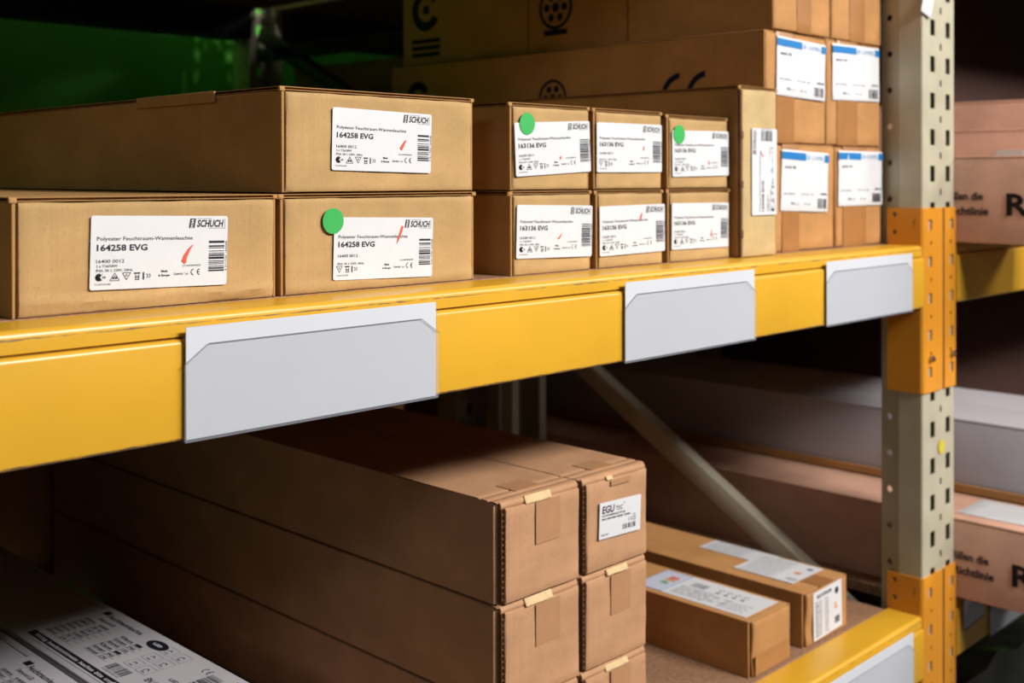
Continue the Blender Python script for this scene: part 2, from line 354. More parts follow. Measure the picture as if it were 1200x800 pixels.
def beam_profile():
    """YZ outline of the step beam, world offsets from (YF, ZB)"""
    zt = -.1223-ZB; zs = -.1425-ZB; zb = -.2338-ZB; p = []
    def fil(cy, cz, r, a0, a1, n=4):
        for k in range(n+1):
            t = math.radians(a0+(a1-a0)*k/n); p.append((cy+r*math.cos(t), cz+r*math.sin(t)))
    p.append((.118, zt-.0198)); p.append((.0675, zt-.0198)); p.append((.0675, zt))
    fil(.004+.007, zt-.007, .007, 90, 180, 6)
    p += [(.004, zs+.0012), (.008, zs+.0004), (.008, zs-.001)]
    fil(.005, zs-.006, .005, 90, 180)
    fil(.004, zb+.004, .004, 180, 270)
    p.append((.118, zb))
    return p
def connector(parent, x_out, sgn, bolts=True):
    """L-shaped end plate: flank against the upright and slotted face on its front"""
    zt, zb = -.055-ZB, -.388-ZB; m = MB(); t = .004; r = .008
    fx0, fx1 = (r, .0765) if sgn > 0 else (r, .054)
    sl = []; sx = .026 if sgn > 0 else .03
    for k in range(5):
        zc = zt-.0305-k*SP; sl.append(rect(sx-.0075, sx+.0075, zc-.0095, zc+.0095))
        if k < 4: sl.append(circ(sx+.004, zc-SP/2, .004, 8))
    if sgn < 0: sl = [[(a-.006, b) for a, b in h] for h in sl]
    m.add(plate(rect(fx0, fx1, zb, zt), sl, t), Matrix.Translation((x_out, 0, 0)) @ frame((0, t/2, 0), (sgn, 0, 0), (0, 0, 1)))
    dep = .07
    side_h = [circ(.055, zt-.012, .0045, 10), circ(.055, zt-.044, .0045, 10), [(.016, zt-.016), (.020, zt-.026), (.019, zt-.038), (.0175, zt-.027)]]
    m.add(plate(rect(r, dep, zb, zt), side_h, t), Matrix.Translation((x_out+sgn*t/2, 0, 0)) @ frame((0, 0, 0), (0, 1, 0), (0, 0, 1)))
    vs = []; n = 6
    for k in range(n+1):
        a = math.pi+math.pi/2*k/n; c, s = math.cos(a), math.sin(a)
        for rr in (r, r-t):
            for z in (zb, zt): vs.append((x_out+sgn*(r+rr*c), r+rr*s, z))
    fs = []
    for k in range(n):
        a, b = 4*k, 4*k+4; fs += [(a, b, b+1, a+1), (a+2, a+3, b+3, b+2), (a+1, b+1, b+3, a+3), (a, a+2, b+2, b)]
    m.add((vs, fs)); c = m.build('end_connector', 'orange', parent)
    if bolts:
        b = MB(); zc = zt-.272; X = frame((x_out+sgn*(sx if sgn > 0 else sx-.006), 0, zc), (1, 0, 0), (0, 0, 1))
        b.add(slab(circ(0, 0, .0065, 6), -.004, .006), X); b.add(slab(circ(0, 0, .0035, 10), .006, .009), X); o = b.build('safety_bolt', 'bolt', c); o['label'] = 'zinc safety bolt'
    return c
def beam(label, x0, x1, lev, ends):
    e = empty('pallet_beam', (0, YF, ZB+lev*P)); tag(e, label, 'rack beam')
    MB().add(prism_x(beam_profile(), x0, x1)).build('beam_body', 'yellow', e)
    for xo, sg in ends: connector(e, xo, sg)
    return e
XL = 2.0025; XR = 2.1425
beam('yellow step beam carrying the boxes with white labels, three card holders on its face', -.9, XL, 0, [(XL, 1)])
beam('yellow shelf beam at lower right, below the two small cartons', -.9, XL, -1, [(XL, 1)])
beam('yellow beam right of the slotted upright, under the upper box printed Ro', XR, 4.3, 0, [(XR, -1)])
beam('orange beam right of the slotted upright, under the lower box printed Ro', XR, 4.3, -1, [(XR, -1)])
beam('yellow beam of the level above the stacked cartons', -.9, XL, 1.1, [(XL, 1)])
beam('yellow beam of the level above, in the bay right of the upright', XR, 4.3, 1.1, [(XR, -1)])
def rbeam(label, x0, x1):
    e = empty('pallet_beam', (0, 3.204, ZB+P)); e.rotation_euler.z = math.pi; tag(e, label, 'rack beam')
    MB().add(prism_x(beam_profile(), -x1, -x0)).build('beam_body', 'dark', e)
rbeam('rear beam in an unlit tone above the green wall, left of the dim upright', -.9, 2.0); rbeam('rear beam in an unlit tone above the green wall, right of the dim upright', 2.145, 4.3)

def board(label, x0, x1, y0, y1, lev):
    o = MB().bbox(x0, x1, y0, y1, -.0195, 0, .001, 1).build('shelf_board', 'board', None, (0, 0, ZB+lev*P)); tag(o, label, 'shelf board')
board('chipboard shelf deck under the boxes with white labels', -.88, 1.99, YF+.0685, 2.05, 0)
board('chipboard shelf deck under the lower carton stack', -.88, 1.99, YF+.0685, 2.05, -1)
board('chipboard deck under the upper box printed Ro', 2.092, 4.28, 1.03, 1.965, 0)
board('chipboard deck under the lower box printed Ro', 2.092, 4.28, 1.03, 1.965, -1)
board('chipboard deck of the level above the stacked cartons', -.88, 1.99, YF+.0685, 2.05, 1.1)
board('chipboard deck of the level above, in the right bay', 2.155, 4.28, YF+.0685, 2.05, 1.1)
for lev, nm in ((1, 'upper'), (0, 'middle'), (-1, 'lower')):
    board('chipboard deck of the rear rack, %s level, left of the dim upright' % nm, -.88, 2.045, 2.26, 3.1, lev)
    board('chipboard deck of the rear rack, %s level, right of the dim upright' % nm, 2.092, 4.28, 2.26, 3.1, lev)

# ---------------------------------------------------------------- card holders on the beams
def holder(label, x0, lev, w=.296, h=.1, tilt=0, zoff=0):
    e = empty('card_holder', (x0, YF-.005, ZB+lev*P-.111+zoff)); e.rotation_euler.y = math.radians(tilt)
    tag(e, label, 'card holder', None)
    MB().box(.0005, w+.004, .0025, .0045, -.001, h-.006).build('back_sheet', 'clear', e)
    MB().bbox(0, w, 0, .0012, 0, h, .0004, 1).build('insert_card', 'sleeve_card', e)
    c = .026; k = .017
    ring = [(-.002, -.001), (w+.003, -.001), (w+.003, h-.016-k), (w-c+.004, h-.016), (c-.004, h-.016), (-.002, h-.016-k)]
    po = MB().add(slab(ring, .0, .0008), front(0, -.0006, 0)).build('clear_pocket', 'clear', e)
    ln = MB(); edge = [ring[5], ring[4], ring[3], ring[2]]
    for a, b in zip(edge[:-1], edge[1:]): stroke(ln, [a, b], [.0007, .0007], front(0, -.0017, 0))
    ln.build('pocket_rim', 'line', po)
    MB().box(-.001, w+.002, -.0008, .003, -.0022, -.001).build('bottom_fold', 'line', e)
    return e
holder('large white card holder on the yellow beam, leftmost, nearest the camera', .5322, 0)
holder('white card holder on the yellow beam under the small boxes, middle one', 1.1486, 0)
holder('white card holder on the yellow beam beside the upright, under the blue-labelled cartons', 1.6507, 0)
holder('white card holder on the lower yellow beam at the bottom edge', 1.655, -1)
holder('pale card holder on the right-hand lower beam, farther from the upright', 2.285, -1)
holder('torn pale card on the right-hand lower beam, next to the upright', 2.165, -1, .09, .055, -3, .045)

# ---------------------------------------------------------------- cartons
LW, LH = .140, .067
def luminaire_label(box, X, code, red=None, num='16400 0012', lamp='2 x T26/58W', icons=5, w=LW, h=LH):
    lb = MB().add(slab(rrect(0, w, 0, h, .0025), 0, .0003), X).build('label', 'paper', box); lb['label'] = 'white printed product label'
    sx, sy = w/.14, h/.067; m = MB(); z = .0005
    Z = X @ Matrix.Diagonal((sx, sy, 1, 1))
    m.add(flat([(.0975, .0555), (.1035, .0555), (.1050, .0645), (.0990, .0645)], z), Z)
    txt(m, 'SCHUCH', .1062, .1352, .0566, .0066, True, .22, Z, z)
    m.add(flat(rect(.1065, .122, .0643, .0646), z), Z); m.add(flat(rect(.119, .1365, .0551, .0554), z), Z)
    m.add(flat(rect(.1365, .1368, .0551, .0646), z), Z)
    txt(m, 'Polyester Feuchtraum-Wannenleuchte', .0058, .102, .0445, .0034, False, 0, Z, z)
    txt(m, code+' EVG', .0058, .0552, .0352, .0055, True, 0, Z, z)
    txt(m, num, .0055, .0325, .0242, .0031, False, 0, Z, z)
    if icons == 5: txt(m, lamp, .0055, .0262, .0203, .0022, False, 0, Z, z)
    txt(m, 'IP65, SK I, 230V, 50Hz', .0055, .0408, .0163, .0022, False, 0, Z, z)
    txt(m, 'Te-07163-00', .0045, .0195, .0042, .0015, False, 0, Z, z)
    ix = 0
    if icons == 5:
        arc(m, .0085, .0113, .0012, .0036, 60, 320, 10, Z, z); m.add(flat([(.0045, .0113), (.012, .0145), (.0095, .0113), (.012, .008)], z), Z); txt(m, '10', .0118, .0148, .0103, .002, True, 0, Z, z)
        for a, b in (((.0188, .008), (.0235, .0148)), ((.0235, .0148), (.0282, .008)), ((.0282, .008), (.0188, .008))): stroke(m, [a, b], [.0006, .0006], Z, z)
        m.add(flat(circ(.0222, .0103, .0011, 8), z), Z); m.add(flat(circ(.0248, .0103, .0011, 8), z), Z); m.add(flat(circ(.0235, .0118, .0007, 6), z), Z)
    else: ix = -.027
    for a, b in (((.031, .0148), (.039, .0148)), ((.039, .0148), (.035, .0083)), ((.035, .0083), (.031, .0148))): stroke(m, [(a[0]+ix, a[1]), (b[0]+ix, b[1])], [.0006, .0006], Z, z)
    arc(m, .035+ix, .0125, .0006, .0011, 0, 360, 8, Z, z)
    m.add(flat(rect(.0422+ix, .0485+ix, .0135, .0148), z), Z)
    for a, b in ((.0435, .0128), (.0469, .0128)): m.add(flat(rect(a+ix, a+.0007+ix, .0082, b), z), Z)
    m.add(flat(rect(.0435+ix, .0476+ix, .0078, .0085), z), Z); arc(m, .0456+ix, .0106, .0006, .0012, 0, 360, 8, Z, z)
    m.add(flat(rect(.051+ix, .0525+ix, .008, .0148), z), Z)
    arc(m, .0545+ix, .0114, .0013, .002, -90, 90, 6, Z, z); arc(m, .057+ix, .0114, .0013, .002, -90, 90, 6, Z, z)
    txt(m, 'Made', .0695, .0762, .0142, .0021, True, 0, Z, z); txt(m, 'in Europe', .067, .0785, .0103, .0021, True, 0, Z, z)
    txt(m, 'Quantity 1 pc.', .0825, .0985, .0113, .0021, False, 0, Z, z); ce(m, .1005, .1105, .0103, .0165, Z, z)
    txt(m, '(1)16425842034', .0915, .111, .019, .0016, False, 0, Z, z)
    bars(m, .1195, .1365, .0135, .043, 13, True, hash(code) % 97+len(code), Z, z)
    R = Z @ frame((.1395, .0135, 0), (0, 1, 0), (-1, 0, 0)); txt(m, '4 011725 164258', 0, .029, 0, .0018, False, 0, R, z)
    m.build('print', 'ink', lb, None, False)
    s = MB(); txt(s, 'S', .0995, .103, .0597, .0038, True, .15, Z, z+.0002); txt(s, 'S', .0988, .1022, .0558, .003, True, .15, Z, z+.0002); s.build('logo_cutout', 'paper', lb, None, False)
    if red:
        r = MB(); stroke(r, red[0], red[1], Z, z+.0003); r.build('crayon_mark', 'red', lb, None, False)
    return lb
def dot(box, x, z, y=0, r=.0137):
    o = MB().add(slab(circ(0, 0, r, 28), 0, .0005), front(x, y, z)).build('dot_sticker', 'green_dot', box); o['label'] = 'round green sticker'
def tuck_carton(label, cat, x0, x1, z0, h, d, y=1.0, seed=0, mat='card_a', crease=None, group=None, lid_over=.002, name='luminaire_carton'):
    """die-cut carton: side walls, tucked front panel with open slits at its ends, fluted lid edge"""
    w = x1-x0; e = empty(name, (x0, y, z0)); tag(e, label, cat, group); lt = .0038; hb = h-lt
    b = MB(); b.box(.003, w-.003, .007, d, 0, hb-.001)
    b.bbox(0, .0032, .0012, d, 0, hb-.0008, .0008, 1); b.bbox(w-.0032, w, .0022, d, 0, hb-.0008, .0008, 1)
    b.build('body', 'card_side', e)
    p = MB(); p.add(soft_panel(w-.0088, hb-.0015, .006, .0028, .0012, seed, 30, 26, crease=crease), Matrix.Translation((.0052, 0, .0003))); p.build('front_panel', mat, e)
    # lid: two liners and the fluted medium between them
    r = random.Random(seed); l = MB(); n = 14
    for zz in (hb, h-.0007):
        ring = [(-lid_over+w*k/n*(1+2*lid_over/w), .0012+.0012*r.random()) for k in range(n+1)]+[(w+lid_over, d), (-lid_over, d)]
        l.add(slab(ring, zz, zz+.0007))
    l.box(.003, w-.003, .006, d, hb+.0007, h-.0007)
    l.build('lid', 'card_side', e)
    fl = MB(); fl.add(flutes(d-.004, .0062, lt-.0014, .005, frame((-lid_over+.0004, .003, hb+.0007), (0, 1, 0), (0, 0, 1))))
    fl.build('fluted_edge', 'card_edge', e)
    c = MB(); c.add(soft_panel(.007, .005, .004, .0015, .002, seed+5, 3, 3), Matrix.Translation((-.003, .0006, hb-.0015))); c.build('crushed_corner', 'card_side', e); c = MB()
    c.add(soft_panel(.006, .004, .004, .0012, .0015, seed+9, 3, 3), Matrix.Translation((w-.004, .0008, hb-.001)))
    c.build('crushed_corner', 'card_side', e)
    return e
def taper(*a): return a
big = 1.55
A = tuck_carton('large kraft luminaire carton at far left, standing on the yellow beam shelf, code 164258', 'box', .4105, .678, ZB, .1045, big, 1, 1, crease=(.0105, .0042, .0042), group='164258 luminaire cartons')
luminaire_label(A, front(.0675, -.0021, .0205, -1.5), '164258', ([(.1022, .0395), (.0985, .0355), (.0945, .029), (.0928, .0245), (.095, .0225)], [.0008, .0022, .004, .0048, .0035]))
B = tuck_carton('large kraft 164258 carton with a green dot, lower one of the stacked pair', 'box', .6835, .9575, ZB, .1045, big, 1, 2, crease=(.0085, .0022, .004), group='164258 luminaire cartons')
luminaire_label(B, front(.0635, -.0021, .0125, -1.6), '164258', ([(.0945, .0575), (.0915, .05), (.0885, .043), (.0865, .038)], [.0028, .003, .0024, .0005]), icons=3)
dot(B, .0633, .0755, -.0028)
C_ = tuck_carton('large kraft 164258 carton lying on top of two others, uppermost at left', 'box', .6855, .9565, ZB+.106, .1095, big, 1.001, 3, group='164258 luminaire cartons')
luminaire_label(C_, front(.0605, -.0021, .0235, -1.2), '164258', ([(.102, .036), (.0985, .0315), (.0945, .0255)], [.0012, .0032, .0042]))
sf = MB().bbox(-.0036, -.0012, .125, .30, .098, .1106, .0008, 2).build('side_flap', 'card_side', C_); sf['label'] = 'side wall tab folded over the lid edge'
SM = [('small kraft 163136 carton, lower row, leftmost with bare side wall in view', 1.019, 1.1705, 0, .1045, (.0065, .0215, -1.4), ([(.0815, .0305), (.078, .0265), (.0745, .024)], [.001, .002, .0028]), 0, 5),
      ('small kraft 163136 carton in the lower row, middle one, red tick across its logo', 1.181, 1.327, 0, .1045, (.0040, .0165, .6), ([(.0885, .0555), (.0865, .0505), (.0845, .046)], [.002, .0035, .003]), 0, 5),
      ('small kraft 163136 carton in the lower row, next to the carton standing on edge', 1.3385, 1.495, 0, .1045, (.0050, .0185, -.5), ([(.0955, .027), (.0958, .021), (.0965, .0155)], [.0012, .0018, .0024]), 0, 5),
      ('small kraft 163136 carton in the upper row, leftmost, green dot on its tilted label', 1.019, 1.1685, 1, .1085, (.0075, .0165, 2.9), ([(.0815, .0225), (.0815, .0185)], [.0026, .0026]), (.0265, .0825), 5),
      ('small kraft 163136 carton in the upper row, middle one, no green dot', 1.177, 1.3255, 1, .108, (.0030, .0225, .3), ([(.0995, .037), (.0985, .0305)], [.0012, .0028]), 0, 3),
      ('small kraft 163136 carton in the upper row, right one, green dot and lower lid', 1.3385, 1.4905, 1, .1055, (.0085, .0165, .9), ([(.088, .0235), (.0885, .017)], [.001, .003]), (.0235, .0775), 5)]
for i, (lab, x0, x1, row, h, (lx, lz, an), red, dt, ic) in enumerate(SM):
    e = tuck_carton(lab, 'box', x0, x1, ZB+row*.106, h, 1.28, 1.0+.001*row, 11+i, crease=(.009, .0014, .005) if row == 0 else None, group='163136 luminaire cartons')
    luminaire_label(e, front(lx, -.0021, lz, an), '163136', red, '16300 0011', '1 x T26/36W', ic, .1425 if row == 0 else .1415, .0665)
    if dt: dot(e, dt[0], dt[1], -.0028)
# carton standing on its edge
e = tuck_carton('kraft 164258 carton standing on edge beside the small boxes, label turned sideways', 'box', 1.500, 1.6035, ZB, .2615, big, .985, 31, 'card_tall', group='164258 luminaire cartons', lid_over=.0005)
luminaire_label(e, frame((.098, -.0021, .0635), (0, 0, 1), (-1, 0, 0)), '164258', ([(.105, .045), (.098, .0415), (.0945, .0375)], [.001, .0016, .003]), w=.134, h=.0705)
m = MB(); m.bbox(-.003, .002, -.002, .0035, 0, .255, .001, 1)
for k in range(3): m.bbox(-.0035, .004, -.003, .004, .03+k*.075, .042+k*.075, .001, 1)
m.build('end_seam', 'card_edge', e)

# blue-labelled brown cartons
def brown(label, x0, x1, z0, h, d, tape_x, lab, seed, marks=None, y=1.01):
    w = x1-x0; e = empty('brown_carton', (x0, y, z0)); tag(e, label, 'box', 'brown cartons with blue labels')
    b = MB(); b.box(.0008, w-.0008, .004, d, 0, h-.0008); b.bbox(0, .003, .002, d, 0, h, .001, 1); b.bbox(w-.003, w, .002, d, 0, h, .001, 1); b.bbox(0, w, .003, d, h-.003, h, .001, 1)
    b.build('body', 'card_b', e)
    MB().add(soft_panel(w-.002, h-.004, .006, .003, .0012, seed), Matrix.Translation((.001, 0, .001))).build('front_flap', 'card_b', e)
    t = MB(); t.add(soft_panel(tape_x[1]-tape_x[0], h-.001, .003, .0006, .0007, seed+4, 8, 10), Matrix.Translation((tape_x[0], -.0016, 0))); t.bbox(tape_x[0], tape_x[1], 0, .08, h-.0006, h+.0003, .0002, 1)
    t.build('tape', 'tape', e)['label'] = 'strip of brown packing tape'
    if lab:
        lx, lz, lw, lh, an = lab; X = front(lx, -.003, lz, an); z = .0009
        l = MB(); l.add(soft_panel(lw, lh, .001, .001, .0009, seed+8, 10, 8), Matrix.Translation((lx, -.0032, lz)) @ Matrix.Rotation(math.radians(-an), 4, 'Y'))
        l = l.build('label', 'paper', e); l['label'] = 'white product label with blue header bar'
        MB().add(flat(rect(0, lw*.5, lh*.84, lh*.965), z), X).build('blue_bar', 'blue', l, None, False); MB().add(flat(rect(lw*.9, lw, lh*.84, lh*.965), z), X).build('blue_bar', 'blue', l, None, False)
        p = MB(); txt(p, 'COOPER', lw*.615, lw*.875, lh*.865, lh*.075, False, 0, X, z); arc(p, lw*.555, lh*.902, lh*.02, lh*.045, 0, 360, 10, X, z); p.build('header_name', 'blue_pale', l, None, False)
        p = MB(); txt(p, 'eLLK 92', lw*.06, lw*.29, lh*.70, lh*.038, True, 0, X, z); txt(p, '18/18', lw*.82, lw*.96, lh*.285, lh*.035, True, 0, X, z)
        bars(p, lw*.76, lw*.95, lh*.06, lh*.225, 9, False, seed, X, z); txt(p, 'IP 66', lw*.2, lw*.27, lh*.11, lh*.04, True, 0, X, z); ce(p, lw*.3, lw*.36, lh*.1, lh*.15, X, z)
        p.build('print', 'ink', l, None, False)
        p = MB(); txt(p, '230 V 50/60 Hz', lw*.05, lw*.28, lh*.27, lh*.03, False, 0, X, z); txt(p, 'II 2 G  Ex', lw*.42, lw*.68, lh*.275, lh*.03, False, 0, X, z); txt(p, 'T4', lw*.46, lw*.6, lh*.11, lh*.03, False, 0, X, z)
        p.build('small_print', 'ink_grey', l, None, False)
    if marks:
        X = left(-.0006, 0, 0)
        for k, uy, vz, s in marks:
            p = MB()
            if k == 'CE':
                for q in (0, 1): arc(p, uy+q*s*.62, vz, s*.38, s*.5, 95, 265, 14, X)
                p.add(flat(rect(uy+s*.2, uy+s*.58, vz-s*.06, vz+s*.06)), X)
            elif k == 'globe':
                arc(p, uy, vz, s*.42, s*.5, 0, 360, 20, X)
                for a in range(0, 360, 60): c, q = math.cos(math.radians(a))*s*.26, math.sin(math.radians(a))*s*.26; p.add(flat(circ(uy+c, vz+q, s*.1, 6)), X)
                p.add(flat(circ(uy, vz, s*.12, 6)), X); p.add(flat(rect(uy-s*.35, uy+s*.35, vz-s*.62, vz-s*.5)), X)
            elif k == 'ring':
                arc(p, uy, vz, s*.28, s*.5, 30, 330, 20, X); p.add(flat(circ(uy, vz, s*.12, 8)), X)
                for q in (0, 1, 2): p.add(flat(rect(uy-s*.5, uy+s*.5, vz-s*(.78+.16*q), vz-s*(.68+.16*q))), X)
            elif k == 'seam': p.add(flat(rect(uy-.0012, uy+.0012, .004, s)), X)
            p.build({'CE': 'conformity_mark', 'globe': 'globe_mark', 'ring': 'ring_mark', 'seam': 'score_line'}[k], 'card_edge' if k == 'seam' else 'ink_navy', e, None, False)
    return e
brown('brown carton with blue-headed label on the bottom row, left, beside the carton on edge', 1.622, 1.8275, ZB, .1765, .9, (.035, .088), (.028, .0675, .150, .1005, -2), 41)
brown('brown carton with blue-headed label on the bottom row, right, touching the upright', 1.8335, 1.999, ZB, .176, .9, (.022, .105), (.0045, .0715, .159, .097, 0), 42)
brown('brown carton with blue-headed label in the second row, left, big CE mark on its side', 1.609, 1.7985, ZB+.1775, .181, .93, (.03, .085), (.0275, .0775, .154, .096, -1.5), 43,
      marks=[('CE', -.165, .080, .085), ('globe', -.46, .093, .07), ('ring', -.843, .108, .075)])
brown('brown carton with blue-headed label in the second row, right, beside the upright', 1.803, 1.994, ZB+.1775, .183, .9, (.032, .105), (.0155, .078, .168, .0975, 1.2), 44)
brown('brown taped carton in the topmost row, left, dark symbols on its side', 1.6335, 1.815, ZB+.3615, .178, .92, (.07, .115), None, 45,
      marks=[('globe', -.475, .083, .085), ('ring', -.846, .115, .09), ('seam', -.546, .17, .17), ('seam', -.30, .17, .17)])
brown('brown taped carton in the topmost row, right, touching the upright', 1.8195, 1.9995, ZB+.3615, .178, .86, (.06, .115), None, 46)

# stack of six kraft cartons on the lower shelf
def stack_carton(label, x0, x1, z0, h, seed, lab=False, y=1.01, d=1.25):
    w = x1-x0; e = empty('long_carton', (x0, y, z0)); tag(e, label, 'box', 'stack of long rosy kraft cartons')
    b = MB(); b.box(.003, w-.003, .009, d, 0, h-.003); b.bbox(0, .0035, .011, d, 0, h-.001, .001, 1); b.bbox(w-.0035, w, .007, d, 0, h-.001, .001, 1)
    b.bbox(-.0006, .0012, .011, .037, .001, h-.003, .0005, 1)      # fold line of the inner side wall
    b.build('body', 'card_c', e)
    MB().add(soft_panel(w-.012, h-.009, .005, .0022, .0013, seed, dents=((w*.5, h*.8, .03, .001),), crease=(.022, .0018, .006) if lab else (h*.68, .0008, .004)), Matrix.Translation((.010, 0, .0008))).build('front_flap', 'card_c', e)
    # fluted end of the front flap, seen in the slit at its left
    f = MB(); f.add(flutes(h-.012, .0075, .006, .006, frame((.0035, .0085, .002), (0, 0, 1), (0, -1, 0)))); f.bbox(.0036, .0048, .001, .010, .001, h-.008, .0004, 1); f.build('fluted_edge', 'card_edge', e)
    # top panel with pressed score lines and rolled front lip
    t = MB(); rr = random.Random(seed)
    ys = [.006, .009, .018, .0205, .023, .034, .0365, .039, .05, .12]+[.12+k*(d-.12)/6 for k in range(1, 7)]
    hs = [-.001, 0, 0, -.0016, 0, 0, -.0013, 0, 0, 0]+[0]*6; nx = 8; vs = []
    for yy, hh in zip(ys, hs):
        for k in range(nx+1): vs.append((w*k/nx, yy+.0015*noise.noise(Vector((k*.7, seed, yy*60))), h+hh+.0007*noise.noise(Vector((k*.6, yy*12, seed)))))
    t.add((vs, [(j*(nx+1)+i, j*(nx+1)+i+1, (j+1)*(nx+1)+i+1, (j+1)*(nx+1)+i) for j in range(len(ys)-1) for i in range(nx)]))
    t.box(.001, w-.001, .012, d, h-.0045, h-.0018)
    lip = []
    for k in range(7): a = math.radians(90+150*k/6); lip.append((.0075+.0052*math.cos(a), h-.0052+.0052*math.sin(a)))
    t.add(prism_x(lip, .004, w-.003)); t.build('top_panel', 'card_c', e)
    tb = MB(); tx = w*(.30 if seed % 2 else .36); tw = (.050, .044, .047)[seed % 3]; tb.add(soft_panel(.012 if lab else tw, .006 if lab else (.0085, .0105)[seed % 2], .002, .0008, .0014, seed+2, 8, 3), Matrix.Translation((tx, -.0022, h-.0085)) @ Matrix.Rotation(-.45, 4, 'X')); tb.build('torn_tab', 'card_torn', e)
    tp = MB(); tp.add(slab(rect(w*.42, w*.72, h*(.5 if not lab else .86), h*.92), 0, .0003), front(0, -.0012, 0)); tp.build('tape', 'tape_dull', e)['label'] = 'patch of paper tape'
    tp = MB(); tp.box(w*.36, w*.68, .026, .062, h+.0004, h+.0010); tp.build('tape', 'tape_dull', e)
    if lab:
        X = front(w*.22, -.0034, h*.335, -2.6); lw, lh = .0885, .0485; z = .0005
        l = MB().add(slab(rrect(0, lw, 0, lh, .001), -.001, .0003), X).build('label', 'paper', e); l['label'] = 'small white product label with dark logo lettering'
        p = MB(); txt(p, 'EGU', .005, .031, .034, .0095, True, .08, X, z); txt(p, 'TEC', .0335, .049, .0345, .006, False, 0, X, z); txt(p, "'", .051, .0522, .0375, .006, False, 0, X, z)
        txt(p, 'LED-FR-WANNENLEUCHTE 150', .005, .054, .0295, .0024, True, 0, X, z); txt(p, 'IP65 58W/840 4000K 7200lm', .005, .066, .0248, .0026, True, 0, X, z)
        ce(p, .0615, .07, .0155, .0215, X, z); arc(p, .0745, .0185, .002, .003, 0, 360, 10, X, z); arc(p, .0745, .0205, .0032, .004, 20, 160, 8, X, z)
        bars(p, .0495, .077, .0065, .0135, 17, False, 5, X, z); txt(p, '1302 841', .004, .019, .004, .0026, False, 0, X, z)
        p.build('print', 'ink', l, None, False)
    return e
TZ = .1292; lo = ZB-P
for r_, nm in ((2, 'top'), (1, 'middle'), (0, 'bottom')):
    hh = TZ-.0022
    stack_carton('long rosy kraft carton in the lower-shelf stack, left column, %s tier' % nm, 1.010, 1.1595, lo+r_*TZ, hh, 61+2*r_)
    stack_carton('long rosy kraft carton in the lower-shelf stack, right column, %s tier%s' % (nm, ', small white label' if r_ == 2 else ''), 1.1625, 1.303, lo+r_*TZ, hh, 62+2*r_, r_ == 2)

# two small cartons near the upright on the lower shelf
def small_carton(label, x0, x1, h, d, y, seed):
    w = x1-x0; e = empty('small_carton', (x0, y, lo)); tag(e, label, 'box', 'small cartons near the upright')
    b = MB(); b.box(.0025, w-.0025, .008, d, 0, h-.0008); b.bbox(0, .003, .005, d, 0, h, .001, 1); b.bbox(w-.003, w, .001, d, 0, h, .001, 1); b.bbox(.0005, w-.0005, .004, d, h-.003, h, .0012, 2); b.build('body', 'card_b', e)
    MB().add(soft_panel(w-.009, h-.004, .005, .003, .0012, seed, dents=((0, h*.3, .02, .003),)), Matrix.Translation((.008, 0, .0008))).build('front_flap', 'card_b', e)
    return e
def top_frame(x, y, z): return frame((x, y, z), (0, -1, 0), (1, 0, 0))
e = small_carton('small kraft carton on the lower shelf, left of two, wide label on top, plain end', 1.5625, 1.679, .0895, .9, 1.007, 71)
MB().add(slab(rect(.01, .107, .003, .034), 0, .0003), front(0, -.0016, 0)).build('tape', 'tape', e)
h = .0895; X = top_frame(.012, .24, h+.0002)   # u runs toward the front, v toward +X
l = MB().add(slab(rect(0, .223, 0, .095), 0, .0004), X).build('label', 'paper', e); l['label'] = 'long white label across the top'
p = MB(); p.add(flat(rect(.002, .054, .002, .093), .0006), X); p.build('energy_panel', 'lav', l, None, False)
p = MB(); stroke(p, [(.001, .001), (.055, .001), (.055, .094), (.001, .094), (.001, .001)], [.002]*5, X, .0007); p.build('energy_border', 'blue_pale', l, None, False)
for nm, k, v0 in (('red_bars', 'red', .062), ('orange_bars', 'orange_print', .05), ('green_bars', 'green_print', .034)):
    p = MB()
    for q in (0, 1): p.add(flat(rect(.026, .046-.004*q-(.004 if k == 'green_print' else 0), v0+.006*q, v0+.0045+.006*q), .0008), X)
    p.build(nm, k, l, None, False)
p = MB(); bars(p, .075, .105, .055, .075, 12, False, 3, X, .0007)
for q in range(7): txt(p, ('Feuchtraumleuchte IP65', 'LED 24W 4000K 230V 50Hz', 'Art. 8012 640 120')[q % 3], .065, .13+.02*(q % 3), .01+.006*q, .0032, False, 0, X, .0007)
for q in range(4): arc(p, .13+.016*q, .07, .0035, .005, 0, 300, 10, X, .0007); p.add(flat(rect(.126+.016*q, .134+.016*q, .055, .06), .0007), X)
for q in range(5): txt(p, 'Made in Europe CE 1 Stk.', .16, .21-.006*(q % 2), .01+.007*q, .003, False, 0, X, .0007)
p.build('print', 'ink_grey', l, None, False)
e = small_carton('small kraft carton on the lower shelf, right of two, printed label on its end', 1.725, 1.866, .092, .95, 1.007, 72)
h = .092
X = front(.026, -.0016, .006, 2); l = MB().add(slab(rect(0, .095, 0, .081), -.001, .0003), X).build('label', 'paper', e); l['label'] = 'white data label on the carton end'
p = MB(); txt(p, 'FEUCHTRAUM', .012, .06, .069, .006, True, 0, X, .0005)
for q in range(11):
    txt(p, ('LED 21 W', '4000 K IP', '230 V AC', '2200 lm')[q % 4], .006, .028, .005+.0056*q, .003, True, 0, X, .0005); txt(p, ('12 640', '50 Hz', 'CRI 80')[q % 3], .036, .05, .005+.0056*q, .003, False, 0, X, .0005)
p.add(flat(circ(.078, .066, .0062, 14), .0005), X); bars(p, .07, .086, .01, .022, 7, False, 8, X, .0005); p.build('print', 'ink', l, None, False)
p = MB()
for q in range(3): p.add(flat(rect(.07, .08-.002*q, .036+.004*q, .0388+.004*q), .0006), X)
